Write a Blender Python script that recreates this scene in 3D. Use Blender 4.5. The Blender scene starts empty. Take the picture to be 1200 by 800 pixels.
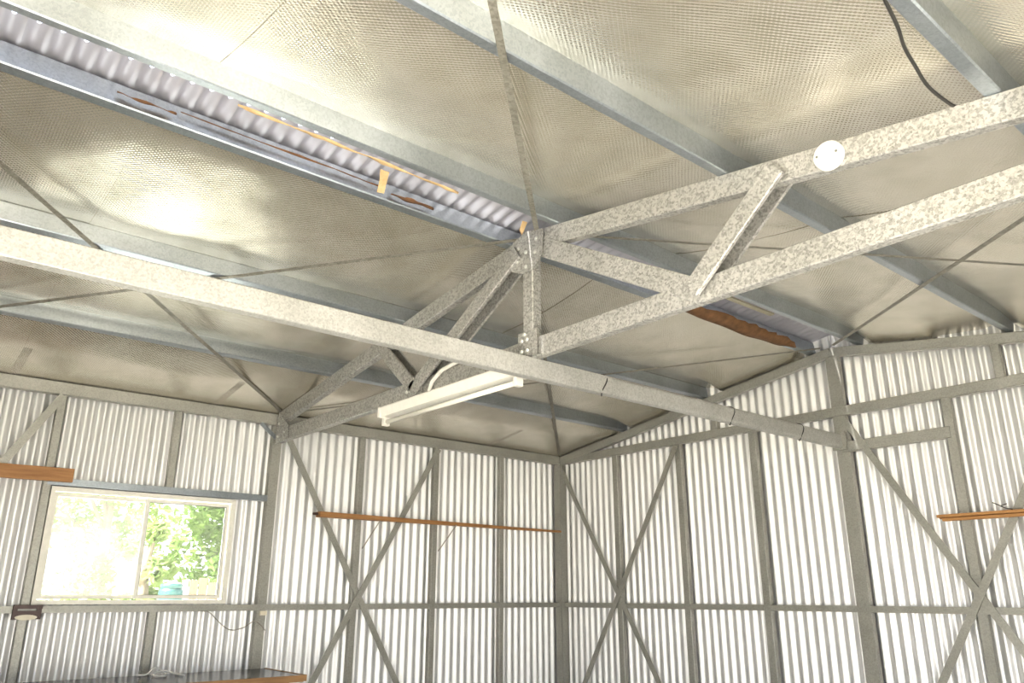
import bpy, bmesh, math, random
from mathutils import Vector, Matrix, noise
random.seed(7)
SC = bpy.context.scene
COL = SC.collection

# ------------------------------------------------------------------ camera
CAM = Vector((5.796, -5.508, 1.446))
YAW, PITCH, ROLL, FPX = 0.8718, 0.3127, 0.0014, 918.3
cd = bpy.data.cameras.new('camera'); cam = bpy.data.objects.new('camera', cd); COL.objects.link(cam)
_f = Vector((-math.sin(YAW)*math.cos(PITCH), math.cos(YAW)*math.cos(PITCH), math.sin(PITCH)))
_r = Vector((math.cos(YAW), math.sin(YAW), 0)); _u = _r.cross(_f)
_r2 = _r*math.cos(ROLL)+_u*math.sin(ROLL); _u2 = _u*math.cos(ROLL)-_r*math.sin(ROLL)
cam.matrix_world = Matrix(((_r2.x, _u2.x, -_f.x, CAM.x), (_r2.y, _u2.y, -_f.y, CAM.y), (_r2.z, _u2.z, -_f.z, CAM.z), (0, 0, 0, 1)))
cd.sensor_width = 36.0; cd.lens = 36.0*FPX/1200.0; cd.clip_start = 0.02; cd.clip_end = 400
SC.camera = cam

# ------------------------------------------------------------------ world, sun, exposure
w = bpy.data.worlds.new('sky'); SC.world = w; w.use_nodes = True
nt = w.node_tree; nt.nodes.clear()
sky = nt.nodes.new('ShaderNodeTexSky'); sky.sky_type = 'NISHITA'; sky.sun_disc = False
SUN_EL, SUN_AZ = math.radians(58), Vector((-0.2, -0.98, 0)).normalized()
sky.sun_elevation = SUN_EL; sky.sun_rotation = math.atan2(SUN_AZ.x, SUN_AZ.y)
sky.air_density = 1.0; sky.dust_density = 3.0; sky.ozone_density = 1.0
mixw = nt.nodes.new('ShaderNodeMix'); mixw.data_type = 'RGBA'; mixw.inputs[0].default_value = 0.6
mixw.inputs[7].default_value = (2.0, 2.05, 2.2, 1)
bgn = nt.nodes.new('ShaderNodeBackground'); bgn.inputs[1].default_value = 1.0
sm = nt.nodes.new('ShaderNodeVectorMath'); sm.operation = 'SCALE'; sm.inputs['Scale'].default_value = 0.35
nt.links.new(sky.outputs[0], sm.inputs[0]); nt.links.new(sm.outputs[0], mixw.inputs[6])
wo = nt.nodes.new('ShaderNodeOutputWorld')
nt.links.new(mixw.outputs[2], bgn.inputs[0]); nt.links.new(bgn.outputs[0], wo.inputs[0])
sl = bpy.data.lights.new('sun', 'SUN'); sl.energy = 22.0; sl.angle = math.radians(1.0); sl.color = (1.0, 0.965, 0.91)
so = bpy.data.objects.new('sun', sl); COL.objects.link(so)
sd = Vector((SUN_AZ.x*math.cos(SUN_EL), SUN_AZ.y*math.cos(SUN_EL), math.sin(SUN_EL)))
so.rotation_euler = sd.to_track_quat('Z', 'Y').to_euler(); so.location = sd*30
def portal(name, loc, rot, sx, sy):
    l = bpy.data.lights.new(name, 'AREA'); l.shape = 'RECTANGLE'; l.size = sx; l.size_y = sy; l.cycles.is_portal = True
    o = bpy.data.objects.new(name, l); COL.objects.link(o); o.location = loc; o.rotation_euler = rot
FRONT = -6.05                       # wall behind the camera, with an open and a closed roller door
DOORS = [(0.35, 2.75), (3.25, 5.65)]; DOOR_H = 2.3
SIDE = (-4.9, -2.5)                 # open roller doorway in the right wall
portal('side_door_portal', (6.12, sum(SIDE)/2, DOOR_H/2), (0, math.radians(90), 0), DOOR_H, SIDE[1]-SIDE[0])
for a, b in DOORS[1:]: portal('door_portal', ((a+b)/2, FRONT-0.09, DOOR_H/2), (math.radians(90), 0, 0), b-a, DOOR_H)
portal('window_portal', (-0.12, -3.9, 1.75), (0, math.radians(-90), 0), 0.7, 1.2)
SC.view_settings.view_transform = 'Standard'; SC.view_settings.look = 'None'
SC.view_settings.exposure = 1.08; SC.view_settings.gamma = 1.0; SC.view_settings.use_curve_mapping = False

# ------------------------------------------------------------------ materials
def mat(name, build):
    m = bpy.data.materials.new(name); m.use_nodes = True
    t = m.node_tree; p = t.nodes['Principled BSDF']; build(t, p); return m
def N(t, kind, **kw):
    n = t.nodes.new(kind)
    for k, v in kw.items():
        if k in n.inputs: n.inputs[k].default_value = v
        else: setattr(n, k, v)
    return n
def ramp(t, fac, stops):
    r = t.nodes.new('ShaderNodeValToRGB'); e = r.color_ramp.elements
    while len(e) < len(stops): e.new(0.5)
    for el, (pos, c) in zip(e, stops): el.position = pos; el.color = (*c, 1)
    t.links.new(fac, r.inputs[0]); return r.outputs[0]
def plain(name, col, rough=0.5, metal=0.0, var=0.12, scale=30.0):
    def b(t, p):
        g = N(t, 'ShaderNodeTexCoord'); n = N(t, 'ShaderNodeTexNoise', Scale=scale, Detail=4.0)
        t.links.new(g.outputs['Object'], n.inputs['Vector'])
        c = ramp(t, n.outputs[0], [(0.3, [x*(1-var) for x in col]), (0.7, [min(1, x*(1+var)) for x in col])])
        t.links.new(c, p.inputs['Base Color']); p.inputs['Roughness'].default_value = rough; p.inputs['Metallic'].default_value = metal
    return mat(name, b)
def galv(name, lo, hi, rough=0.42, metal=0.75, scale=70.0, rvar=0.1):
    """hot-dip galvanised steel: spangle flakes plus cloudy oxidation"""
    def b(t, p):
        g = N(t, 'ShaderNodeNewGeometry')
        v = N(t, 'ShaderNodeTexVoronoi', Scale=scale); n = N(t, 'ShaderNodeTexNoise', Scale=scale*1.7, Detail=5.0, Roughness=0.7)
        n2 = N(t, 'ShaderNodeTexNoise', Scale=3.0, Detail=3.0)
        for q in (v, n, n2): t.links.new(g.outputs['Position'], q.inputs['Vector'])
        s = N(t, 'ShaderNodeSeparateColor'); t.links.new(v.outputs['Color'], s.inputs[0])
        a = N(t, 'ShaderNodeMath', operation='MULTIPLY_ADD'); a.inputs[1].default_value = 0.45
        t.links.new(s.outputs[0], a.inputs[0]); t.links.new(n.outputs[0], a.inputs[2])
        c = ramp(t, a.outputs[0], [(0.35, lo), (0.62, [(x+y)/2 for x, y in zip(lo, hi)]), (0.85, hi)])
        mx = N(t, 'ShaderNodeMix', data_type='RGBA', blend_type='MULTIPLY'); mx.inputs[0].default_value = 0.8
        c2 = ramp(t, n2.outputs[0], [(0.35, (0.78, 0.78, 0.76)), (0.65, (1, 1, 1))])
        t.links.new(c, mx.inputs[6]); t.links.new(c2, mx.inputs[7])
        t.links.new(mx.outputs[2], p.inputs['Base Color'])
        rr = N(t, 'ShaderNodeMapRange'); rr.inputs['To Min'].default_value = rough-rvar; rr.inputs['To Max'].default_value = rough+rvar
        t.links.new(s.outputs[1], rr.inputs[0]); t.links.new(rr.outputs[0], p.inputs['Roughness'])
        p.inputs['Metallic'].default_value = metal
    return mat(name, b)
M = {}
M['galv'] = galv('galvanised_steel', (0.36, 0.40, 0.445), (0.45, 0.495, 0.545), metal=0.85, rough=0.34, scale=110, rvar=0.015)
M['galv_truss'] = galv('spangled_truss_steel', (0.22, 0.215, 0.20), (0.58, 0.57, 0.545), scale=110, metal=0.5, rough=0.5)
M['galv_beam'] = galv('weathered_beam_steel', (0.40, 0.395, 0.375), (0.58, 0.575, 0.555), scale=120, metal=0.45, rough=0.5)
M['galv_wall'] = galv('wall_frame_steel', (0.36, 0.355, 0.32), (0.47, 0.465, 0.425), metal=0.5, rough=0.5, scale=130)
M['strap'] = galv('dull_strap_steel', (0.21, 0.195, 0.165), (0.35, 0.335, 0.29), metal=0.5, rough=0.55)
M['zinc'] = plain('corrugated_zinc', (0.87, 0.87, 0.87), 0.47, 0.85, 0.03, 2.0)
M['roofzinc'] = plain('roof_sheet_zinc', (0.62, 0.61, 0.68), 0.4, 0.6, 0.06, 3.0)  # slight lilac cast of the shaded underside is put into the base colour
def foil_b(t, p):
    g = N(t, 'ShaderNodeNewGeometry')
    # woven scrim: two families of fine ridges crossing on the diagonal
    def band(rot, sc):
        mp = N(t, 'ShaderNodeMapping'); mp.inputs['Rotation'].default_value = (0, 0, rot)
        t.links.new(g.outputs['Position'], mp.inputs['Vector'])
        wv = N(t, 'ShaderNodeTexWave', wave_type='BANDS', bands_direction='X'); wv.inputs['Scale'].default_value = sc
        wv.inputs['Distortion'].default_value = 0.6; wv.inputs['Detail'].default_value = 1.0; wv.inputs['Detail Scale'].default_value = 0.6
        t.links.new(mp.outputs[0], wv.inputs['Vector']); return wv.outputs['Fac']
    b1, b2 = band(math.radians(38), 23.0), band(math.radians(-38), 23.0)
    ad = N(t, 'ShaderNodeMath', operation='ADD'); t.links.new(b1, ad.inputs[0]); t.links.new(b2, ad.inputs[1])
    bp = N(t, 'ShaderNodeBump', Strength=0.2, Distance=0.004); t.links.new(ad.outputs[0], bp.inputs['Height'])
    n = N(t, 'ShaderNodeTexNoise', Scale=7.0, Detail=2.0, Roughness=0.5); t.links.new(g.outputs['Position'], n.inputs['Vector'])
    bp2 = N(t, 'ShaderNodeBump', Strength=0.3, Distance=0.012); t.links.new(n.outputs[0], bp2.inputs['Height'])
    t.links.new(bp.outputs[0], bp2.inputs['Normal']); t.links.new(bp2.outputs[0], p.inputs['Normal'])
    c = ramp(t, n.outputs[0], [(0.3, (0.73, 0.69, 0.59)), (0.7, (0.83, 0.79, 0.70))])
    t.links.new(c, p.inputs['Base Color']); p.inputs['Metallic'].default_value = 0.86; p.inputs['Roughness'].default_value = 0.22
M['foil'] = mat('reflective_foil', foil_b)
def wood(name, lo, hi, axis_scale, rough=0.6):
    def b(t, p):
        g = N(t, 'ShaderNodeNewGeometry'); mp = N(t, 'ShaderNodeMapping'); mp.inputs['Scale'].default_value = axis_scale
        t.links.new(g.outputs['Position'], mp.inputs['Vector'])
        n = N(t, 'ShaderNodeTexNoise', Scale=6.0, Detail=6.0, Roughness=0.65); t.links.new(mp.outputs[0], n.inputs['Vector'])
        t.links.new(ramp(t, n.outputs[0], [(0.3, lo), (0.7, hi)]), p.inputs['Base Color']); p.inputs['Roughness'].default_value = rough
    return mat(name, b)
M['plank'] = wood('orange_brown_timber', (0.30, 0.13, 0.045), (0.50, 0.25, 0.09), (8, 0.6, 8))
M['plank_x'] = wood('orange_brown_timber_gable', (0.36, 0.16, 0.05), (0.58, 0.30, 0.10), (0.6, 8, 8))
M['benchwood'] = wood('bench_edge_timber', (0.22, 0.11, 0.045), (0.40, 0.22, 0.09), (8, 0.6, 8))
M['benchtop'] = plain('dark_bench_top', (0.055, 0.05, 0.05), 0.25, 0, 0.3, 6)
M['paper'] = wood('brown_backing_paper', (0.12, 0.055, 0.022), (0.25, 0.12, 0.05), (3, 3, 3), 0.75)
M['tanpaper'] = wood('tan_torn_paper', (0.50, 0.33, 0.15), (0.72, 0.52, 0.28), (5, 5, 5), 0.75)
M['batten'] = wood('pale_stick', (0.50, 0.46, 0.34), (0.62, 0.58, 0.45), (1, 6, 6))
M['white'] = plain('white_enamel', (0.82, 0.80, 0.74), 0.35, 0, 0.03)
M['whiteplastic'] = plain('white_plastic', (0.9, 0.9, 0.9), 0.35, 0, 0.02)
M['tube'] = plain('fluorescent_tube_glass', (0.88, 0.85, 0.76), 0.15, 0, 0.02)
M['black'] = plain('black_rubber', (0.03, 0.028, 0.025), 0.5)
M['darkbrown'] = plain('dark_brown_metal', (0.07, 0.04, 0.035), 0.45, 0.2)
M['cream'] = plain('cream_paint', (0.80, 0.74, 0.60), 0.5, 0, 0.05)
M['bolt'] = plain('zinc_bolt', (0.75, 0.75, 0.72), 0.3, 0.9, 0.1)
M['sash'] = plain('cream_window_frame', (0.90, 0.88, 0.80), 0.4, 0.0, 0.05)
M['seal'] = plain('dark_window_seal', (0.16, 0.16, 0.14), 0.6)
M['wire'] = plain('grey_wire', (0.33, 0.31, 0.28), 0.5, 0.3)
def conc_b(t, p):
    g = N(t, 'ShaderNodeNewGeometry'); n = N(t, 'ShaderNodeTexNoise', Scale=4.0, Detail=8.0, Roughness=0.65)
    t.links.new(g.outputs['Position'], n.inputs['Vector'])
    t.links.new(ramp(t, n.outputs[0], [(0.3, (0.34, 0.32, 0.275)), (0.7, (0.50, 0.475, 0.42))]), p.inputs['Base Color']); p.inputs['Roughness'].default_value = 0.7
M['concrete'] = mat('concrete_floor', conc_b)
def ground_b(t, p):  # sun-bleached dry ground
    g = N(t, 'ShaderNodeNewGeometry'); n = N(t, 'ShaderNodeTexNoise', Scale=1.5, Detail=8.0, Roughness=0.7)
    t.links.new(g.outputs['Position'], n.inputs['Vector'])
    t.links.new(ramp(t, n.outputs[0], [(0.35, (0.46, 0.44, 0.37)), (0.65, (0.60, 0.575, 0.50))]), p.inputs['Base Color']); p.inputs['Roughness'].default_value = 0.9
M['apron'] = plain('pale_bounce_slab', (0.72, 0.70, 0.65), 0.8, 0, 0.08, 3.0)  # kept pale so the added slab reflects light up to the foil
M['ground'] = mat('dry_ground', ground_b)
def glass_mat(name, haze):
    m = bpy.data.materials.new(name); m.use_nodes = True; t = m.node_tree; t.nodes.clear()
    tr = N(t, 'ShaderNodeBsdfTransparent'); tr.inputs[0].default_value = (0.93, 0.96, 0.94, 1)
    gl = N(t, 'ShaderNodeBsdfGlossy'); gl.inputs['Roughness'].default_value = 0.03
    tl = N(t, 'ShaderNodeBsdfTranslucent'); tl.inputs[0].default_value = (0.95, 0.94, 0.88, 1)
    fr = N(t, 'ShaderNodeFresnel'); fr.inputs[0].default_value = 1.45
    g = N(t, 'ShaderNodeNewGeometry'); n = N(t, 'ShaderNodeTexNoise', Scale=5.0, Detail=4.0); t.links.new(g.outputs['Position'], n.inputs['Vector'])
    mr = N(t, 'ShaderNodeMapRange'); mr.inputs['From Min'].default_value = 0.3; mr.inputs['From Max'].default_value = 0.7
    mr.inputs['To Min'].default_value = haze*0.7; mr.inputs['To Max'].default_value = haze*1.3
    t.links.new(n.outputs[0], mr.inputs[0])
    m1 = N(t, 'ShaderNodeMixShader'); t.links.new(mr.outputs[0], m1.inputs[0]); t.links.new(tr.outputs[0], m1.inputs[1]); t.links.new(tl.outputs[0], m1.inputs[2])
    m2 = N(t, 'ShaderNodeMixShader'); t.links.new(fr.outputs[0], m2.inputs[0]); t.links.new(m1.outputs[0], m2.inputs[1]); t.links.new(gl.outputs[0], m2.inputs[2])
    o = N(t, 'ShaderNodeOutputMaterial'); t.links.new(m2.outputs[0], o.inputs[0]); return m
M['glass'] = glass_mat('window_glass', 0.025)
M['dustyglass'] = glass_mat('dusty_window_glass', 0.075)
def leaf_mat(name, lo, hi):
    m = bpy.data.materials.new(name); m.use_nodes = True; t = m.node_tree; t.nodes.clear()
    g = N(t, 'ShaderNodeNewGeometry'); n = N(t, 'ShaderNodeTexNoise', Scale=2.5, Detail=3.0); t.links.new(g.outputs['Position'], n.inputs['Vector'])
    c = ramp(t, n.outputs[0], [(0.35, lo), (0.65, hi)])
    d = N(t, 'ShaderNodeBsdfDiffuse'); tl = N(t, 'ShaderNodeBsdfTranslucent'); t.links.new(c, d.inputs[0]); t.links.new(c, tl.inputs[0])
    mx = N(t, 'ShaderNodeMixShader'); mx.inputs[0].default_value = 0.4; t.links.new(d.outputs[0], mx.inputs[1]); t.links.new(tl.outputs[0], mx.inputs[2])
    o = N(t, 'ShaderNodeOutputMaterial'); t.links.new(mx.outputs[0], o.inputs[0]); return m
M['leaf'] = leaf_mat('sunlit_leaves', (0.07, 0.12, 0.03), (0.19, 0.27, 0.08))
M['leaf2'] = leaf_mat('pale_leaves', (0.16, 0.23, 0.07), (0.32, 0.39, 0.15))
M['bark'] = wood('tree_bark', (0.16, 0.12, 0.08), (0.30, 0.24, 0.17), (3, 3, 0.6), 0.9)
M['teal'] = plain('teal_plastic', (0.02, 0.09, 0.075), 0.4)
M['paling'] = wood('pale_fence_timber', (0.17, 0.12, 0.07), (0.26, 0.19, 0.12), (6, 6, 0.6), 0.8)

# ------------------------------------------------------------------ object helpers
def wpos(o):
    p = Vector((0, 0, 0))
    while o: p += o.location; o = o.parent
    return p
def link(name, me, loc, parent=None):
    o = bpy.data.objects.new(name, me); COL.objects.link(o)
    if parent: o.parent = parent; o.location = Vector(loc)-wpos(parent)
    else: o.location = loc
    return o
class MB:
    """collects world-space geometry and builds it as ONE mesh object"""
    def __init__(s): s.v = []; s.f = []
    def add(s, vs, fs):
        k = len(s.v); s.v += [Vector(a) for a in vs]; s.f += [tuple(i+k for i in f) for f in fs]; return s
    def box(s, lo, hi):
        (a, b, c), (d, e, g) = lo, hi
        return s.add([(a, b, c), (d, b, c), (d, e, c), (a, e, c), (a, b, g), (d, b, g), (d, e, g), (a, e, g)],
              [(3, 2, 1, 0), (4, 5, 6, 7), (0, 1, 5, 4), (1, 2, 6, 5), (2, 3, 7, 6), (3, 0, 4, 7)])
    def extrude(s, prof, A, B, u):
        """profile (u, v) swept from A to B; u = direction hint"""
        A, B = Vector(A), Vector(B); d = (B-A).normalized(); u = Vector(u); u = (u-d*u.dot(d)).normalized(); v = d.cross(u)
        n = len(prof)
        vs = [P+u*a+v*b for P in (A, B) for a, b in prof]
        area = sum(prof[i][0]*prof[(i+1) % n][1]-prof[(i+1) % n][0]*prof[i][1] for i in range(n))
        fs = [(i, (i+1) % n, n+(i+1) % n, n+i) for i in range(n)]+[tuple(range(n-1, -1, -1)), tuple(range(n, 2*n))]
        if area < 0: fs = [tuple(reversed(f)) for f in fs]
        return s.add(vs, fs)
    def tube(s, pts, r, seg=8, cap=True):
        pts = [Vector(p) for p in pts]; rings = []; prev = None
        for i, p in enumerate(pts):
            d = (pts[min(i+1, len(pts)-1)]-pts[max(i-1, 0)]).normalized()
            h = prev if prev is not None else (Vector((0, 0, 1)) if abs(d.z) < .9 else Vector((1, 0, 0)))
            a = (h-d*h.dot(d)).normalized(); b = d.cross(a); prev = a
            rr = r[i] if isinstance(r, (list, tuple)) else r
            rings.append([p+a*rr*math.cos(2*math.pi*k/seg)+b*rr*math.sin(2*math.pi*k/seg) for k in range(seg)])
        vs = [q for g in rings for q in g]; fs = []
        for i in range(len(pts)-1):
            for k in range(seg):
                fs.append((i*seg+k, i*seg+(k+1) % seg, (i+1)*seg+(k+1) % seg, (i+1)*seg+k))
        if cap: fs += [tuple(range(seg-1, -1, -1)), tuple(range((len(pts)-1)*seg, len(pts)*seg))]
        return s.add(vs, fs)
    def lathe(s, c, axis, prof, seg=32):
        """prof = (radius, height along axis)"""
        c, ax = Vector(c), Vector(axis).normalized(); h = Vector((0, 0, 1)) if abs(ax.z) < .9 else Vector((1, 0, 0))
        a = (h-ax*h.dot(ax)).normalized(); b = ax.cross(a); vs = []; fs = []
        for r, z in prof: vs += [c+ax*z+(a*math.cos(2*math.pi*k/seg)+b*math.sin(2*math.pi*k/seg))*max(r, 1e-4) for k in range(seg)]
        for i in range(len(prof)-1):
            for k in range(seg): fs.append((i*seg+k, i*seg+(k+1) % seg, (i+1)*seg+(k+1) % seg, (i+1)*seg+k))
        fs += [tuple(range(seg-1, -1, -1)), tuple(range((len(prof)-1)*seg, len(prof)*seg))]
        return s.add(vs, fs)
    def plate(s, poly, normal, th):
        n = Vector(normal).normalized()*th; k = len(poly); P = [Vector(p) for p in poly]
        fs = [tuple(range(k)), tuple(range(2*k-1, k-1, -1))]+[(i, k+i, k+(i+1) % k, (i+1) % k) for i in range(k)]
        return s.add(P+[p-n for p in P], fs)
    def build(s, name, m, parent=None, smooth=False, fix=True):
        lo = [min(v[i] for v in s.v) for i in range(3)]; hi = [max(v[i] for v in s.v) for i in range(3)]
        org = Vector(((lo[0]+hi[0])/2, (lo[1]+hi[1])/2, lo[2]))
        me = bpy.data.meshes.new(name); me.from_pydata([v-org for v in s.v], [], s.f)
        if fix:
            bm = bmesh.new(); bm.from_mesh(me); bmesh.ops.recalc_face_normals(bm, faces=bm.faces); bm.to_mesh(me); bm.free()
        me.materials.append(M[m])
        if smooth: me.polygons.foreach_set('use_smooth', [True]*len(me.polygons))
        me.update(); return link(name, me, org, parent)
def tag(o, label=None, cat=None, group=None, kind=None):
    if label: o['label'] = label
    if cat: o['category'] = cat
    if group: o['group'] = group
    if kind: o['kind'] = kind
    return o
def empty(name, loc, label=None, cat=None, group=None, kind=None):
    o = bpy.data.objects.new(name, None); COL.objects.link(o); o.location = loc; o.empty_display_size = .1
    return tag(o, label, cat, group, kind)
def chan(web, fl, lip=0.012, t=0.004, c=0.004):
    """lipped C channel; web at u = 0, flanges towards +u, chamfered outer corners"""
    h = web/2
    return [(0, -h+c), (c, -h), (fl-c, -h), (fl, -h+c), (fl, -h+lip), (fl-t, -h+lip), (fl-t, -h+t), (t, -h+t),
            (t, h-t), (fl-t, h-t), (fl-t, h-lip), (fl, h-lip), (fl, h-c), (fl-c, h), (c, h), (0, h-c)]
def angle(a, b, t=0.004): return [(0, 0), (a, 0), (a, t), (t, t), (t, b), (0, b)]
def rect(w, h): return [(-w/2, -h/2), (w/2, -h/2), (w/2, h/2), (-w/2, h/2)]

# ------------------------------------------------------------------ main dimensions
A, W, H, R = 3.0, 6.0, 2.74, 0.46; S = R/A; T = -3.02; SP = 0.75; SPY = 0.755; HR = 1.357
def cz(x): return H+R-S*abs(x-A)                    # centre line of the sloping chords
PITCHC = 0.0762; AMP = 0.0105

# ------------------------------------------------------------------ ground and floor
tag(MB().box((-40, -40, -0.3), (46, 40, -0.04)).build('ground', 'ground'), kind='structure')
tag(MB().box((-0.15, FRONT-0.3, -0.2), (W+0.15, 0.15, 0.0)).build('floor', 'concrete'), kind='structure')

tag(MB().box((-3.6, -9, -0.06), (-.16, 1, -0.02)).build('bounce_apron', 'apron'), kind='structure')  # pale slab added outside to bounce more light through the window

# ------------------------------------------------------------------ corrugated walls
def corr_sheet(parent, along, off, t0, t1, z0, z1, sgn, m='zinc', lift=0.0):
    """sheet running along 'x' or 'y' at offset off; z0/z1 are numbers or functions of t"""
    n = max(2, int(round((t1-t0)/PITCHC*10))); vs = []; fs = []
    f0 = z0 if callable(z0) else (lambda t: z0); f1 = z1 if callable(z1) else (lambda t: z1)
    for i in range(n+1):
        t = t0+(t1-t0)*i/n; d = off+sgn*(AMP*math.sin(2*math.pi*t/PITCHC)+lift)
        for z in (f0(t), f1(t)): vs.append((t, d, z) if along == 'x' else (d, t, z))
    for i in range(n): fs.append((2*i, 2*i+2, 2*i+3, 2*i+1))
    return MB().add(vs, fs).build('corrugated_sheet', m, parent, smooth=True, fix=False)
# --- left wall (x = 0), with the window
WY0, WY1, WZ0, WZ1 = -4.50, -3.29, 1.385, 2.11
wl = empty('wall_left', (0, T, 0), kind='structure')
bounds = [FRONT, -5.26, WY0, -3.9, WY1, -2.55, -1.80, -1.05, -0.30, 0.06]
for i, (a, b) in enumerate(zip(bounds, bounds[1:])):
    lf = 0.0015*(i % 2)
    if a >= WY0-1e-6 and b <= WY1+1e-6:
        corr_sheet(wl, 'y', -0.066, a-.01, b+.01, 0.0, WZ0, 1, lift=lf); corr_sheet(wl, 'y', -0.066, a-.01, b+.01, WZ1, 2.87, 1, lift=lf)
    else: corr_sheet(wl, 'y', -0.066, a-(.01 if a > FRONT else 0), b+.01, 0.0, 2.87, 1, lift=lf)
def stud_y(y, z0, z1, face=0.05, dep=0.05, parent=None):   # stud of a left-wall frame, web on the camera side
    MB().extrude(chan(dep, face), (-dep/2, y-face/2, z0), (-dep/2, y-face/2, z1), (0, 1, 0)).build('stud', 'galv_wall', parent)
for k in range(1, 9):
    y = -k*SPY
    if k == 4: continue
    if k == 5: stud_y(y, 0, 1.335, parent=wl); stud_y(y, 2.165, 2.71, parent=wl)
    else: stud_y(y, 0, 2.71, parent=wl)
stud_y(T, 0, 2.71, 0.075, 0.055, wl)
MB().extrude(rect(0.012, 0.042), (0.007, FRONT+.03, HR), (0.007, -0.03, HR), (1, 0, 0)).build('mid_rail', 'galv_wall', wl)
MB().extrude(rect(0.04, 0.045), (-0.018, -4.53, 2.14), (-0.018, T-.035, 2.14), (1, 0, 0)).build('window_head_rail', 'galv', wl)
MB().extrude(chan(0.085, 0.05), (0.012, FRONT+.03, 2.748), (0.012, 0.0, 2.748), (-1, 0, 0)).build('top_plate', 'galv_wall', wl)
def brace(parent, p, q, n):
    MB().extrude([(-.003, -.024), (.003, -.024), (.003, .024), (-.003, .024)], p, q, n).build('brace', 'galv_wall', parent)
brace(wl, (0.018, T+.04, 2.69), (0.018, -2*SPY+.05, 0.12), (1, 0, 0)); brace(wl, (0.026, -2*SPY, 2.69), (0.026, T+.02, 0.12), (1, 0, 0))
brace(wl, (0.018, -6*SPY, 2.70), (0.018, -8*SPY+.05, 0.12), (1, 0, 0)); brace(wl, (0.026, -8*SPY, 2.70), (0.026, -6*SPY, 0.12), (1, 0, 0))
# small angle knee at the column head
MB().extrude(rect(0.006, 0.03), (0.02, T-.02, 2.60), (0.02, T-.15, 2.70), (1, 0, 0)).build('knee_strap', 'galv', wl)
# --- gable wall (y = 0)
wg = empty('wall_gable', (A, 0, 0), kind='structure')
gb = [-0.06]+[SP*k+.34 for k in range(8)]+[W+.06]
for i, (a, b) in enumerate(zip(gb, gb[1:])):
    if a < A < b:
        corr_sheet(wg, 'x', 0.066, a-.01, A, 0.0, lambda t: cz(t)+.165, -1, lift=.0015*(i % 2))
        corr_sheet(wg, 'x', 0.066, A, b+.01, 0.0, lambda t: cz(t)+.165, -1, lift=.0015*(i % 2))
    else: corr_sheet(wg, 'x', 0.066, a-.01, b+.01, 0.0, lambda t: cz(t)+.165, -1, lift=.0015*(i % 2))
def stud_x(x, z0, z1, face=0.05, dep=0.048, name='stud'):
    MB().extrude(chan(dep, face), (x+face/2, dep/2, z0), (x+face/2, dep/2, z1), (-1, 0, 0)).build(name, 'galv_wall', wg)
for k in range(1, 8):
    if k == 4: stud_x(A, 0, cz(A)-.02, 0.10, 0.05, 'centre_stud')
    else: stud_x(k*SP, 0, H-.02, 0.062, 0.048)
MB().extrude(rect(0.085, 0.085), (0.0, 0.0, 0), (0.0, 0.0, 2.71), (1, 0, 0)).build('corner_post', 'galv_wall', wg)
MB().extrude(rect(0.085, 0.085), (W, 0.0, 0), (W, 0.0, 2.71), (1, 0, 0)).build('corner_post', 'galv_wall', wg)
MB().extrude(rect(0.012, 0.042), (0.05, -0.007, HR), (W-.05, -0.007, HR), (0, 1, 0)).build('mid_rail', 'galv_wall', wg)
MB().extrude(chan(0.07, 0.05), (0.02, -0.012, H), (W-.02, -0.012, H), (0, 1, 0)).build('eave_girt', 'galv_wall', wg)
for sx in (-1, 1):
    MB().extrude(chan(0.07, 0.05), (A+sx*2.98, -0.016, cz(A+sx*2.98)), (A, -0.016, cz(A)), (0, 1, 0)).build('gable_rafter', 'galv_wall', wg)
    MB().extrude(chan(0.055, 0.05), (A+sx*1.10, -0.003, H+.03), (A+sx*1.10, -0.003, cz(A+1.10)-.02), (0, 1, 0)).build('purlin_stub', 'galv_wall', wg)
MB().extrude(chan(0.075, 0.05), (3.0, -0.014, 2.475), (3.75, -0.014, 2.475), (0, 1, 0)).build('nogging', 'galv_wall', wg)
for x0, x1 in ((0.02, 1.5), (3.03, 4.5)):
    brace(wg, (x0, -.018, 2.69), (x1, -.018, 0.2), (0, 1, 0)); brace(wg, (x1, -.026, 2.69), (x0, -.026, 0.2), (0, 1, 0))
# --- right wall and the front wall with its two open doorways (behind the camera)
wr = empty('wall_right', (W, T, 0), kind='structure')
rb = [FRONT, -5.5, SIDE[0], -4.1, -3.3, SIDE[1], -1.74, -.98, -.2, .06]
for i, (a, b) in enumerate(zip(rb, rb[1:])): corr_sheet(wr, 'y', W+.066, a, b+.005, DOOR_H if SIDE[0] <= a < SIDE[1] else 0.0, 2.87, -1, lift=.0015*(i % 2))
for y in (SIDE[0]-.05, SIDE[1]+.05): MB().extrude(rect(.1, .08), (W+.02, y, 0), (W+.02, y, DOOR_H+.1), (0, 1, 0)).build('door_post', 'galv_wall', wr)
MB().extrude(rect(.08, .1), (W+.02, SIDE[0], DOOR_H+.05), (W+.02, SIDE[1], DOOR_H+.05), (1, 0, 0)).build('door_lintel', 'galv_wall', wr)
for k in range(1, 9):
    if SIDE[0] < -k*SPY < SIDE[1]: continue
    MB().extrude(chan(.072, .05), (W+.036, -k*SPY-.025, 0), (W+.036, -k*SPY-.025, 2.71), (0, 1, 0)).build('stud', 'galv_wall', wr)
MB().extrude(rect(0.012, 0.042), (W-.007, SIDE[1]+.1, HR), (W-.007, -0.05, HR), (1, 0, 0)).build('mid_rail', 'galv_wall', wr)
MB().extrude(chan(0.075, 0.05), (W-.012, FRONT+.03, 2.735), (W-.012, 0.0, 2.735), (1, 0, 0)).build('top_plate', 'galv_wall', wr)
wf = empty('wall_front', (A, FRONT, 0), kind='structure')
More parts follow.
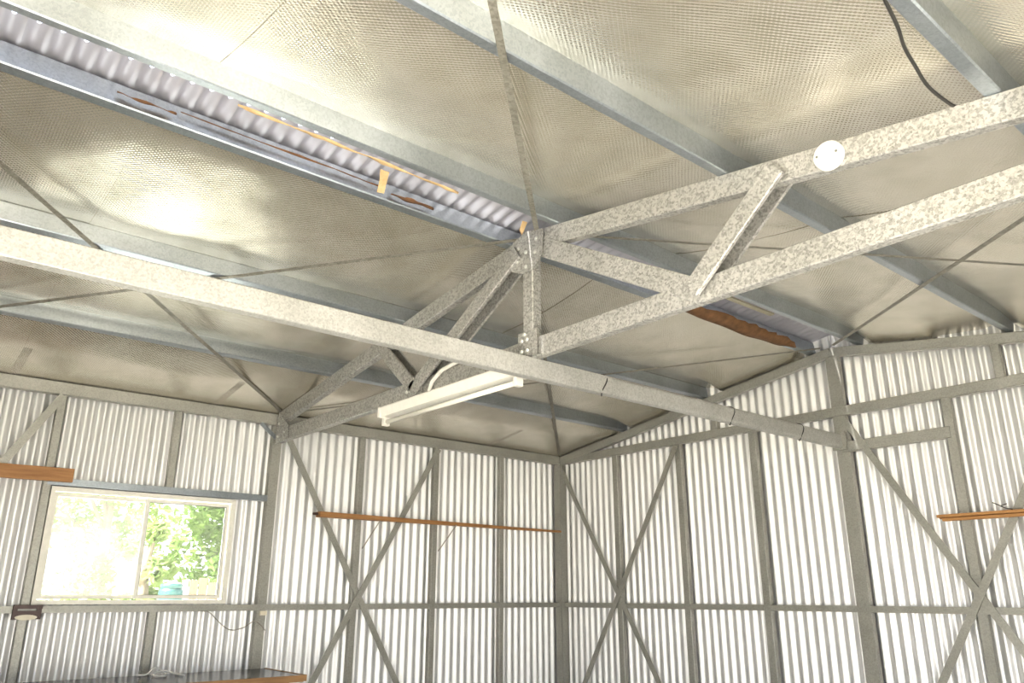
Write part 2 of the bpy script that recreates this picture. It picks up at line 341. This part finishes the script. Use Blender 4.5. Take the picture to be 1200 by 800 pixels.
for a, b in ((-0.06, .35), (2.75, A), (A, 3.25), (5.65, W+.06)): corr_sheet(wf, 'x', FRONT-.066, a, b, 0.0, lambda t: cz(t)+.165, 1)
for a, b in DOORS:
    corr_sheet(wf, 'x', FRONT-.066, a, b, DOOR_H, lambda t: cz(t)+.165, 1)
    for x in (a-.05, b+.05): MB().extrude(rect(.1, .08), (x, FRONT-.03, 0), (x, FRONT-.03, DOOR_H+.08), (1, 0, 0)).build('door_post', 'galv_wall', wf)
    MB().extrude(rect(.08, .1), (a, FRONT-.03, DOOR_H+.05), (b, FRONT-.03, DOOR_H+.05), (0, 1, 0)).build('door_lintel', 'galv_wall', wf)
corr_sheet(wf, 'x', FRONT-.05, DOORS[0][0], DOORS[0][1], 0.0, DOOR_H, 1).name = 'roller_curtain'
for sx in (-1, 1):
    MB().extrude(chan(0.07, 0.05), (A+sx*2.98, FRONT+.016, cz(A+sx*2.98)), (A, FRONT+.016, cz(A)), (0, -1, 0)).build('gable_rafter', 'galv_wall', wf)

# ------------------------------------------------------------------ roof: corrugated sheets, foil lining
ceil = empty('ceiling', (A, T, 2.8), kind='structure')
def roof_sheet(side, y0, y1):
    n = int(round((y1-y0)/PITCHC*10)); vs = []; fs = []
    for i in range(n+1):
        y = y0+(y1-y0)*i/n; c = math.sin(2*math.pi*y/PITCHC); dz = .168+AMP*c
        if side < 0:
            notch = .045*max(0, c)**1.0 if y < -4.15 else 0.0
            xs = [-.14, 1.5, 2.8, 3.0-notch]
        else: xs = [3.002, 4.5, W+.14]
        for x in xs: vs.append((x, y, cz(x)+dz))
    k = len(xs)
    for i in range(n):
        for j in range(k-1): fs.append((i*k+j, i*k+j+1, (i+1)*k+j+1, (i+1)*k+j))
    MB().add(vs, fs).build('roof_sheet', 'roofzinc', ceil, smooth=True, fix=False)
yb = [FRONT-.1, -5.35, -4.59, -3.83, -3.07, -2.31, -1.55, -.79, .12]
for side in (-1, 1):
    for a, b in zip(yb, yb[1:]): roof_sheet(side, a, b)
PUR_L, PUR_R = [2.84, 1.81, 0.875], [3.20, 4.18, 5.16]
def foil_sheet(side, y0, y1, seed, lift):
    inner = PUR_L[0]-.015 if side < 0 else PUR_R[0]-.01
    marks = ([inner]+PUR_L[1:]+[-.06]) if side < 0 else ([inner]+PUR_R[1:]+[W+.06])
    xs = []
    for a, b in zip(marks, marks[1:]):
        m = 22; xs += [a+(b-a)*j/m for j in range(m)]
    xs.append(marks[-1]); ny = max(4, int((y1-y0)/.055)); vs = []; fs = []
    for i in range(ny+1):
        y = y0+(y1-y0)*i/ny
        for x in xs:
            off = .151-lift
            for a, b in zip(marks, marks[1:]):
                if min(a, b)-1e-6 <= x <= max(a, b)+1e-6:
                    tt = (x-a)/(b-a); last = b == marks[-1]
                    bay = marks.index(a)
                    if side > 0 or bay == 0: sag = .036*4*tt*(1-tt)
                    elif bay == 1:                     # slack has slid downhill onto the next purlin
                        q = min(1, tt/.9); sag = .038*q*q*(1.6-.6*q) if tt < .9 else .038*(1-tt)/.1
                    else: q = min(1, tt/.55); sag = .02*4*tt*(1-tt)
                    ed = min(1, min(y-y0, y1-y)/.35); sag *= .85+.7*ed*noise.noise(Vector((x*.9, y*.9, seed*3.7)))
                    off -= sag
                    if last: q = min(1, tt/.5); off -= (.095*q*(1.3-.3*q) if side < 0 else .085*tt)
                    e = min(tt, 1-tt)*8; e = min(1, e)
                    off += e*(.010*noise.noise(Vector((x*2.2, y*2.2, 3.1)))+.004*noise.noise(Vector((x*6, y*6, 5.5))))
                    # the lining droops onto the gable rafter at its end
                    dr = max(0, (y+.45)/.45)
                    keep = 1.0
                    if side > 0 and 3.75 < x < 4.2: keep = .45
                    if side < 0 and 1.7 < x < 1.95: keep = .3
                    off = max(off, .054)
                    off = max(off-.085*dr*dr*keep*e, .050)
                    break
            vs.append((x, y, cz(x)+off))
    k = len(xs)
    for i in range(ny):
        for j in range(k-1): fs.append((i*k+j, i*k+j+1, (i+1)*k+j+1, (i+1)*k+j))
    MB().add(vs, fs).build('foil_sheet', 'foil', ceil, smooth=True, fix=False)
for side, ys in ((-1, [FRONT, -4.81, -3.50, -2.2, -.9, .055]), (1, [FRONT, -4.72, -3.41, -2.1, -.8, .055])):
    for i, (a, b) in enumerate(zip(ys, ys[1:])): foil_sheet(side, a-(.05 if i else 0), b, i+side*7, .002*(i % 2))

# ------------------------------------------------------------------ purlins
PL = {2.84: 'galvanised roof purlin along the left edge of the open ridge strip', 1.81: 'galvanised roof purlin halfway down the slope on the window side',
      0.875: 'lowest galvanised roof purlin above the window wall', 3.20: 'galvanised roof purlin along the right edge of the open ridge strip',
      4.18: 'bluish galvanised roof purlin crossed by a dark strap halfway down the far slope', 5.16: 'dark bluish roof purlin with a black cable looping beside it'}
for x in PUR_L+PUR_R:
    sg = 1 if x > A else -1; n = Vector((sg*S, 0, 1)).normalized(); sl_ = Vector((1, 0, -sg*S)).normalized()
    c = Vector((x, 0, cz(x)))+n*.100+sl_*.026
    o = MB().extrude(chan(.1, .052, .016, .003, .005), (c.x, FRONT+.01, c.z), (c.x, .05, c.z), -sl_).build('roof_purlin', 'galv')
    tag(o, PL[x], 'purlin', 'roof purlins')

# ------------------------------------------------------------------ truss
ZB = 2.612
tr = empty('roof_truss', (A, T, 2.5), 'speckled galvanised roof truss with king post and diagonal webs across the shed', 'truss')
for sx in (-1, 1):
    MB().extrude(chan(.1, .05), (A+sx*2.95, T-.025, cz(A+sx*2.95)), (A, T-.025, cz(A)), (0, 1, 0)).build('top_chord', 'galv_truss', tr)
MB().extrude(chan(.1, .05), (0.04, T-.024, ZB), (W-.04, T-.024, ZB), (0, 1, 0)).build('bottom_chord', 'galv_truss', tr)
MB().extrude(chan(.075, .06), (A, T-.034, ZB-.02), (A, T-.034, cz(A)), (0, 1, 0)).build('king_post', 'galv_truss', tr)
bo, to = 1.015, 1.44
MB().extrude(chan(.1, .05), (A+.02, T-.03, cz(A)-.02), (A+bo+.03, T-.03, ZB-.01), (0, 1, 0)).build('web', 'galv_truss', tr)
def openweb(p, q, u):
    u = Vector(u).normalized(); o = -u*.042
    MB().extrude(chan(.1, .085, .018, .004), Vector(p)+o, Vector(q)+o, u).build('web', 'galv_truss', tr)
openweb((A+bo, T-.01, ZB), (A+to, T-.01, cz(A+to)), (.38, 0, -.425))
openweb((A-.06, T-.01, cz(A)-.05), (A-bo-.02, T-.01, ZB-.02), (.53, 0, -.985))
openweb((A-bo, T-.01, ZB), (A-to, T-.01, cz(A+to)), (.38, 0, .425))
def gusset(poly, y, bolts):
    g = MB().plate([(x, y, z) for x, z in poly], (0, -1, 0), .004).build('gusset_plate', 'galv_truss', tr)
    for x, z in bolts: MB().lathe((x, y, z), (0, -1, 0), [(.011, 0), (.011, .005), (.006, .009)], 8).build('bolt', 'bolt', g)
gusset([(2.89, 3.22), (2.88, 3.06), (2.97, 3.02), (3.04, 3.02), (3.12, 3.08), (3.13, 3.22), (3.0, 3.25)], T-.043,
       [(2.93, 3.10), (2.94, 3.17), (3.0, 3.05), (3.0, 3.13), (3.07, 3.11), (3.08, 3.18)])
gusset([(2.935, 2.57), (3.075, 2.57), (3.075, 2.70), (2.935, 2.70)], T-.043, [(2.965, 2.60), (3.005, 2.60), (2.965, 2.655), (3.005, 2.655), (2.985, 2.685)])
gusset([(1.87, 2.565), (2.06, 2.565), (2.06, 2.66), (1.93, 2.665)], T-.034, [(1.9, 2.6), (2.03, 2.6)])
gusset([(0.045, 2.55), (0.26, 2.56), (0.26, 2.66), (0.1, 2.77), (0.045, 2.76)], T-.034, [(.09, 2.6), (.09, 2.7), (.2, 2.62)])

# ------------------------------------------------------------------ long tie beam under the truss
tb = empty('tie_beam', (A, T, 2.46), 'long galvanised beam under the truss reaching the gable centre stud', 'beam')
MB().extrude(chan(.1, .055), (3.028, FRONT+.02, 2.512), (3.028, -2.5, 2.512), (-1, 0, 0)).build('beam_section', 'galv_beam', tb)
def roundrect(w, h, r, k=4):
    out = []
    for cx_, cy_, a0 in ((w/2-r, h/2-r, 0), (-w/2+r, h/2-r, 90), (-w/2+r, -h/2+r, 180), (w/2-r, -h/2+r, 270)):
        for i in range(k+1):
            a = math.radians(a0+90*i/k); out.append((cx_+r*math.cos(a), cy_+r*math.sin(a)))
    return out
MB().extrude(roundrect(.058, .104, .022), (3.0, -2.52, 2.512), (3.0, -0.03, 2.512), (1, 0, 0)).build('sleeved_section', 'galv_beam', tb)
for y in (-2.535, -1.385, -0.585):
    pts = [(3.0+.034*math.cos(a), y+.02*math.sin(2*a), 2.512+.058*math.sin(a)) for a in [2*math.pi*i/20 for i in range(21)]]
    MB().tube(pts, .0035, 5).build('wire_tie', 'black', tb)
MB().box((2.95, -.055, 2.45), (3.05, -.03, 2.58)).build('end_plate', 'galv_wall', tb)

# ------------------------------------------------------------------ diagonal strap braces in the roof planes
def strap(x0, y0, x1, y1, label):
    dz = .046-.004*(((y1-T)*(x1-x0)*(1 if x0+x1 > 2*A else -1)) < 0); p, q = Vector((x0, y0, cz(x0)+dz)), Vector((x1, y1, cz(x1)+dz))
    n = Vector(((1 if (x0+x1)/2 > A else -1)*S, 0, 1)).normalized()
    o = MB().extrude(rect(.0025, .026), p, q, n).build('strap_brace', 'strap'); tag(o, label, 'brace', 'flat strap braces under the roof')
strap(3.04, T, 5.97, FRONT+.03, 'dark flat strap from truss apex across the bluish purlin towards the front')
strap(2.96, T, 0.03, FRONT+.03, 'flat strap from truss apex down the window side slope towards the front')
strap(0.06, T, 2.97, FRONT+.03, 'flat strap rising from the window column head to the ridge')
strap(2.96, T, 0.05, -.05, 'flat strap from truss apex down to the corner of both walls')
strap(0.06, T, 2.95, -.05, 'flat strap from the window column head to the gable peak')
strap(3.04, T, 5.95, -.05, 'thin flat strap behind the truss falling to the far right gable corner')
strap(5.94, T, 3.05, -.05, 'flat strap from gable peak crossing the bluish purlin beyond the truss')
strap(5.94, T, 3.05, FRONT+.03, 'flat strap from the right truss end to the front ridge')

# ------------------------------------------------------------------ window
wn = empty('window_1', (-.02, (WY0+WY1)/2, WZ0), kind='structure')
def frame_rect(y0, y1, z0, z1, x0, x1, wdt, name, m, parent):
    MB().box((x0, y0, z0), (x1, y1, z0+wdt)).build(name, m, parent); MB().box((x0, y0, z1-wdt), (x1, y1, z1)).build(name, m, parent)
    MB().box((x0, y0, z0+wdt), (x1, y0+wdt, z1-wdt)).build(name, m, parent); MB().box((x0, y1-wdt, z0+wdt), (x1, y1, z1-wdt)).build(name, m, parent)
frame_rect(WY0, WY1, WZ0, WZ1, -.085, -.004, .026, 'window_frame', 'sash', wn)
s1 = empty('fixed_sash', (-.06, -4.2, WZ0)); s1.parent = wn; s1.location = Vector((-.06, -4.2, WZ0))-wpos(wn)
frame_rect(WY0+.034, -3.87, WZ0+.034, WZ1-.034, -.085, -.062, .022, 'sash_rail', 'sash', s1)
MB().box((-.076, WY0+.056, WZ0+.056), (-.072, -3.892, WZ1-.056)).build('pane', 'dustyglass', s1)
s2 = empty('sliding_sash', (-.03, -3.6, WZ0)); s2.parent = wn; s2.location = Vector((-.03, -3.6, WZ0))-wpos(wn)
frame_rect(-3.905, WY1-.034, WZ0+.034, WZ1-.034, -.055, -.030, .022, 'sash_rail', 'sash', s2)
MB().box((-.045, -3.883, WZ0+.056), (-.041, WY1-.056, WZ1-.056)).build('pane', 'glass', s2)
for y in (-3.884, WY1-.057): MB().box((-.037, y-.003, WZ0+.056), (-.031, y+.003, WZ1-.056)).build('seal', 'seal', s2)
for z in (WZ0+.057, WZ1-.057): MB().box((-.037, -3.883, z-.002), (-.031, WY1-.057, z+.002)).build('seal', 'seal', s2)

# ------------------------------------------------------------------ fluorescent batten light
X0, X1 = 1.60, 2.90
bl = empty('batten_light', ((X0+X1)/2, T, 2.44), 'white single tube fluorescent batten fixed under the truss bottom chord', 'light fitting')
prof = [(-.05, 0), (.05, 0), (.052, -.008), (.036, -.058), (-.036, -.058), (-.052, -.008)]
vs = [(x, T+a, 2.556+b) for x in (X0+.02, X1-.02) for a, b in prof]
MB().add(vs, [(i, (i+1) % 6, 6+(i+1) % 6, 6+i) for i in range(6)]+[(5, 4, 3, 2, 1, 0), (6, 7, 8, 9, 10, 11)]).build('housing', 'white', bl)
for x in (X0, X1-.022): MB().box((x, T-.053, 2.492), (x+.022, T+.053, 2.557)).build('end_cap', 'white', bl)
for x, d in ((X0, 1), (X1-.03, 1)):
    e = MB().box((x, T-.02, 2.446), (x+.03, T+.02, 2.5)).build('lamp_holder', 'white', bl)
MB().tube([(X0+.03, T, 2.468), (X1-.03, T, 2.468)], .0135, 16).build('fluorescent_tube', 'tube', bl, smooth=True)
cb = [(2.16, T-.05, 2.556), (2.20, T-.06, 2.60), (2.30, T-.065, 2.645), (2.45, T-.06, 2.665), (2.56, T-.055, 2.655), (2.60, T-.045, 2.66)]
tag(MB().tube(cb, .011, 8).build('flexible_conduit', 'white', smooth=True), 'short white conduit arching from the truss to the batten light', 'conduit')

# ------------------------------------------------------------------ round white cover on the top chord
jb = empty('junction_cover', (4.641, T-.03, 2.89), 'round white plastic cover with two screws on the truss top chord', 'junction box')
MB().lathe((4.641, T-.027, cz(4.641)-.008), (0, -1, 0), [(.054, 0), (.054, .02), (.050, .027), (.03, .030), (.001, .031)], 40).build('cover', 'whiteplastic', jb, smooth=False)
for dx in (-.036, .036): MB().lathe((4.641+dx, T-.056, cz(4.641)-.008-dx*.1), (0, -1, 0), [(.005, 0), (.005, .003), (.003, .004)], 8).build('screw', 'seal', jb)

# ------------------------------------------------------------------ loose black cable beside the lower purlin
cp = [(5.16, -3.78, 2.93), (5.14, -3.68, 2.925), (5.113, -3.551, 2.930), (5.085, -3.45, 2.935), (5.066, -3.34, 2.938), (5.046, -3.197, 2.940), (5.055, -3.053, 2.935), (5.075, -2.957, 2.935)]
def smooth_pts(p, k=5):
    P = [Vector(a) for a in p]; P = [2*P[0]-P[1]]+P+[2*P[-1]-P[-2]]; out = []
    for i in range(1, len(P)-2):
        for j in range(k):
            t = j/k; a, b, c, d = P[i-1:i+3]
            out.append(.5*((2*b)+(c-a)*t+(2*a-5*b+4*c-d)*t*t+(3*b-a-3*c+d)*t**3))
    return out+[P[-2]]
tag(MB().tube(smooth_pts(cp), .0055, 6).build('black_cable', 'black', smooth=True), 'loose black cable looping over to the truss top chord', 'cable')

# ------------------------------------------------------------------ torn lining and scraps in the ridge strip
def ragged(name, pts, wdt, m, label, cat, droop=.02, seed=0, dirx=1, group=None):
    """long torn paper strip hanging along the ridge: ragged free edge, wavy"""
    rnd = random.Random(seed); P = smooth_pts(pts, 6); vs = []; fs = []
    for i, p in enumerate(P):
        e = math.sin(math.pi*i/(len(P)-1))**.6; ww = wdt*(.25+.75*e)*(1+rnd.uniform(-.18, .18))
        for j in range(4):
            t = j/3; vs.append(p+Vector((dirx*ww*t, rnd.uniform(-.006, .006)*t, -droop*t*t*e+.004*math.sin(i*.9+j))))
    for i in range(len(P)-1):
        for j in range(3): fs.append((i*4+j, i*4+j+1, i*4+j+5, i*4+j+4))
    o = MB().add(vs, fs).build(name, m, smooth=True); so_ = o.modifiers.new('thickness', 'SOLIDIFY'); so_.thickness = .0015
    return tag(o, label, cat, group)
g_ = 'torn scraps of lining along the ridge'
ragged('torn_lining', [(2.84, -1.85, 3.222), (2.82, -1.3, 3.212), (2.81, -.85, 3.208), (2.82, -.5, 3.212), (2.85, -.27, 3.218)], .105, 'paper', 'long brown strip of torn lining sagging in the ridge strip by the gable', 'torn lining', -.045, 3, 1, g_)
ragged('torn_lining', [(3.165, -4.66, 3.222), (3.16, -4.4, 3.226), (3.155, -4.15, 3.228), (3.15, -3.9, 3.229), (3.14, -3.6, 3.23)], .045, 'tanpaper', 'narrow tan torn lining edge along the right ridge purlin', 'torn lining', -.02, 5, -1, g_)
ragged('torn_lining', [(2.865, -3.80, 3.262), (2.87, -3.7, 3.255), (2.87, -3.56, 3.262)], .05, 'paper', 'short brown scrap of lining beside the tan flap in the ridge strip', 'torn lining', .01, 8, 1, g_)
ragged('torn_lining', [(2.868, -5.02, 3.27), (2.87, -4.92, 3.266), (2.868, -4.80, 3.27)], .03, 'paper', 'small dark red scrap of lining stuck between white daylight gaps', 'torn lining', .01, 11, 1, g_)
ragged('torn_lining', [(2.868, -4.78, 3.284), (2.868, -4.2, 3.284), (2.868, -3.85, 3.282)], .012, 'paper', 'thin brown lining edge along the left ridge purlin', 'torn lining', .004, 12, 1, g_)
fl = MB().add([(2.98, -3.93, 3.30), (2.985, -3.885, 3.298), (2.93, -3.865, 3.275), (2.925, -3.90, 3.275), (2.885, -3.85, 3.243), (2.88, -3.885, 3.24)], [(0, 1, 2, 3), (3, 2, 4, 5)]).build('lining_flap', 'tanpaper')
fl.modifiers.new('thickness', 'SOLIDIFY').thickness = .002; tag(fl, 'small tan flap of lining dangling across the ridge strip', 'torn lining', g_)
fl = MB().add([(2.99, -3.08, 3.31), (2.995, -3.05, 3.31), (2.96, -3.045, 3.27), (2.955, -3.07, 3.272), (2.95, -3.05, 3.25)], [(0, 1, 2, 3), (3, 2, 4)]).build('lining_flap', 'tanpaper')
fl.modifiers.new('thickness', 'SOLIDIFY').thickness = .002; tag(fl, 'tiny tan flap of lining dangling just above the truss apex', 'torn lining', g_)
tag(MB().extrude(rect(.035, .014), (2.985, -1.27, 3.335), (2.985, -.74, 3.337), (1, 0, 0)).build('packing_stick', 'batten'), 'pale flat stick lying under the ridge sheets beyond the truss', 'stick')

# ------------------------------------------------------------------ shelves and boards on the walls
sh = empty('wall_shelf', (0.06, -1.35, 2.0), 'long narrow timber shelf across the window side wall near the corner', 'shelf')
MB().add([(.028, -2.66, 2.062), (.028, -.05, 2.047), (.028, -.05, 2.030), (.028, -2.66, 2.022), (.10, -2.66, 2.062), (.06, -.05, 2.047), (.06, -.05, 2.030), (.10, -2.66, 2.022)],
         [(0, 1, 2, 3), (4, 7, 6, 5), (0, 4, 5, 1), (3, 2, 6, 7), (0, 3, 7, 4), (1, 5, 6, 2)]).build('board', 'plank', sh)
for y0, z0, y1, z1 in ((-2.11, 2.03, -2.23, 1.80), (-1.342, 2.03, -1.485, 1.805)):
    MB().tube([(.085, y0, z0), (.02, y1, z1)], .005, 6).build('bracket_rod', 'wire', sh)
MB().tube([(.06, -2.70, 2.045), (.06, -2.60, 2.045)], .010, 8).build('end_pin', 'darkbrown', sh)
tag(MB().extrude([(-.018, -.043), (.016, -.043), (.018, -.041), (.018, .043), (-.018, .043)], (.05, FRONT+.1, 2.165), (.05, -4.40, 2.178), (1, 0, 0)).build('timber_board', 'plank'),
    'wide orange-brown timber board above the corner of the window', 'board')
gs = empty('wall_shelf', (4.3, -.08, 1.89), 'orange timber shelf across the bracing of the gable wall', 'shelf')
MB().box((3.615, -.10, 1.922), (5.3, -.034, 1.940)).build('board', 'plank_x', gs)
MB().box((3.64, -.085, 1.900), (5.3, -.05, 1.918)).build('batten', 'plank_x', gs)
MB().box((3.615, -.06, 1.916), (5.3, -.034, 1.924)).build('spacer', 'plank_x', gs)
wt = MB().tube(smooth_pts([(3.95, -.085, 1.992), (3.98, -.08, 1.975), (4.013, -.075, 1.955), (4.05, -.07, 1.945)]), .0035, 5)
wt.tube([(3.99, -.08, 1.968), (4.03, -.09, 1.978)], .003, 5)
tag(wt.build('bent_wire', 'black', smooth=True), 'bent dark wire lying on the orange shelf of the gable wall', 'wire')

# ------------------------------------------------------------------ small fittings on the window wall
wb = empty('wall_bracket', (.06, -4.52, 1.29), 'dark brown metal bracket with pale oval plate below the window corner', 'bracket')
MB().box((.014, -4.595, 1.362), (.05, -4.44, 1.385)).build('top_bar', 'darkbrown', wb)
MB().box((.014, -4.595, 1.318), (.035, -4.44, 1.350)).build('lower_bar', 'darkbrown', wb)
for y in (-4.595, -4.465): MB().box((.014, y, 1.30), (.03, y+.025, 1.385)).build('side_tab', 'darkbrown', wb)
MB().add([(.04, -4.52+.06*math.cos(a), 1.312+.016*math.sin(a)) for a in [2*math.pi*i/20 for i in range(20)]]+[(.028, -4.52+.06*math.cos(a), 1.312+.016*math.sin(a)) for a in [2*math.pi*i/20 for i in range(20)]],
         [tuple(range(20)), tuple(range(39, 19, -1))]+[(i, 20+i, 20+(i+1) % 20, (i+1) % 20) for i in range(20)]).build('oval_plate', 'cream', wb)
tb2 = MB().extrude(roundrect(.05, .03, .004), (.003, T+.01, 1.318), (.022, T+.01, 1.318), (0, 1, 0))
tag(tb2.build('timber_block', 'cream'), 'tiny cream block fixed to the column beside the window', 'block')
lw = [(.02, -3.46, 1.338), (.02, -3.40, 1.325), (.022, -3.32, 1.255), (.024, -3.24, 1.208), (.024, -3.15, 1.223), (.022, -3.08, 1.262), (.03, -3.03, 1.24), (.03, -2.99, 1.20)]
tag(MB().tube(smooth_pts(lw), .0035, 5).build('hanging_wire', 'wire', smooth=True), 'thin grey wire drooping from the rail beneath the window', 'wire')

# ------------------------------------------------------------------ bench
BZ = .945
be = empty('workbench', (.36, -4.4, 0), 'dark topped timber workbench against the wall under the window', 'workbench')
MB().box((.03, -5.75, BZ-.006), (.66, -2.985, BZ)).build('top_lining', 'benchtop', be)
for a in (.03, .245, .46): MB().box((a, -5.76, BZ-.040), (a+.212, -2.975, BZ-.006)).build('top_plank', 'benchwood', be)
MB().box((.674, -5.76, BZ-.034), (.694, -2.965, BZ+.002)).build('front_edging', 'benchwood', be)
MB().box((.03, -2.974, BZ-.034), (.674, -2.955, BZ+.002)).build('end_edging', 'benchwood', be)
for x in (.08, .60):
    for y in (-5.6, -4.4, -3.1): MB().box((x-.04, y-.04, 0), (x+.04, y+.04, BZ-.040)).build('leg', 'benchwood', be)
for y in (-5.6, -4.4, -3.1): MB().box((.12, y-.02, .30), (.56, y+.02, .38)).build('stretcher', 'benchwood', be)
MB().box((.562, -5.56, BZ-.14), (.60, -3.14, BZ-.042)).build('apron', 'benchwood', be)
wc = [(.10, -3.86, BZ+.010), (.12, -3.80, BZ+.012), (.09, -3.74, BZ+.05), (.12, -3.70, BZ+.02), (.20, -3.70, BZ+.011), (.26, -3.74, BZ+.010), (.18, -3.78, BZ+.011), (.13, -3.70, BZ+.03), (.17, -3.64, BZ+.012), (.30, -3.62, BZ+.010)]
tag(MB().tube(smooth_pts(wc), .006, 7).build('white_cord', 'whiteplastic', smooth=True), 'loose white cord coiled on the dark workbench top', 'cord')

# ------------------------------------------------------------------ outside the window
def tree(name, x, y, h, cr, nleaf, m, seed, label):
    rnd = random.Random(seed); t = empty(name, (x, y, -.04), label, 'tree', 'trees outside the window')
    MB().tube([(x, y, -.06), (x+.06, y+.03, h*.3), (x-.05, y+.05, h*.6), (x, y, h*.9)], [.14, .11, .08, .03], 10).build('trunk', 'bark', t, smooth=True)
    blobs = []
    for i in range(14):
        a = rnd.uniform(0, 6.28); rr = cr*rnd.uniform(.2, .85); zz = h*rnd.uniform(.22, .98)
        b = Vector((x+rr*math.cos(a), y+rr*math.sin(a), zz)); blobs.append((b, cr*rnd.uniform(.3, .5)))
        if i < 7: MB().tube([(x, y, zz*.7), (b+Vector((x, y, zz*.7)))/2+Vector((0, 0, .05)), b], [.05, .035, .012], 6).build('branch', 'bark', t, smooth=True)
    mb = MB()
    for i in range(nleaf):
        b, r = rnd.choice(blobs); d = Vector((rnd.gauss(0, 1), rnd.gauss(0, 1), rnd.gauss(0, 1))).normalized()*r*rnd.uniform(.4, 1)**.5
        c = b+d; a1 = Vector((rnd.gauss(0, 1), rnd.gauss(0, 1), rnd.gauss(0, .6))).normalized(); a2 = a1.orthogonal().normalized()
        L_, w_ = rnd.uniform(.12, .22), rnd.uniform(.05, .09)
        mb.add([c-a1*L_*.5, c+a2*w_*.5, c+a1*L_*.5, c-a2*w_*.5], [(0, 1, 2, 3)])
    mb.build('foliage', m, t, fix=False)['kind'] = 'stuff'
tree('garden_tree', -8.0, -.15, 4.6, 1.25, 6500, 'leaf', 1, 'dense leafy green tree seen through the right window pane')
tree('garden_tree', -8.6, -3.75, 4.2, 1.25, 3600, 'leaf2', 2, 'pale yellow-green tree seen through the hazy left window pane')
tree('garden_tree', -12.6, -1.2, 5.4, 1.7, 6500, 'leaf2', 3, 'light green tree standing between and behind the two nearer trees')
tree('garden_tree', -12.8, 3.6, 5.8, 1.6, 4200, 'leaf', 5, 'broad green tree farthest along outside the window')
tree('garden_shrub', -5.75, -2.25, 2.3, .40, 1500, 'leaf2', 8, 'low pale green shrub behind the teal tank outside the window')
tree('garden_shrub', -5.75, -1.0, 2.4, .40, 1500, 'leaf', 9, 'low darker green shrub behind the timber palings outside the window')
dr_ = empty('garden_tank', (-4.6, -2.22, -.04), 'narrow teal plastic tank outside at the bottom of the right window pane', 'tank')
tp = [(.13, 0), (.14, .05), (.14, .5), (.15, .53), (.14, .56), (.14, 1.05), (.15, 1.08), (.14, 1.11), (.14, 1.52), (.12, 1.56)]
MB().lathe((-4.6, -2.22, -.04), (0, 0, 1), tp, 28).build('body', 'teal', dr_, smooth=True)
MB().lathe((-4.6, -2.22, 1.52), (0, 0, 1), [(.125, 0), (.13, .03), (.12, .05), (.0, .055)], 28).build('lid', 'teal', dr_)
fp = empty('paling_fence', (-4.7, -1.7, -.04), 'short run of pale timber palings outside the right window pane', 'fence')
for i in range(5):
    y = -1.97+i*.115; hh = 1.62+.03*math.sin(i*2.1)
    MB().box((-4.71, y, -.04), (-4.69, y+.10, hh)).build('paling', 'paling', fp)
for z in (.4, 1.2): MB().box((-4.75, -1.98, z), (-4.71, -1.38, z+.07)).build('rail', 'paling', fp)
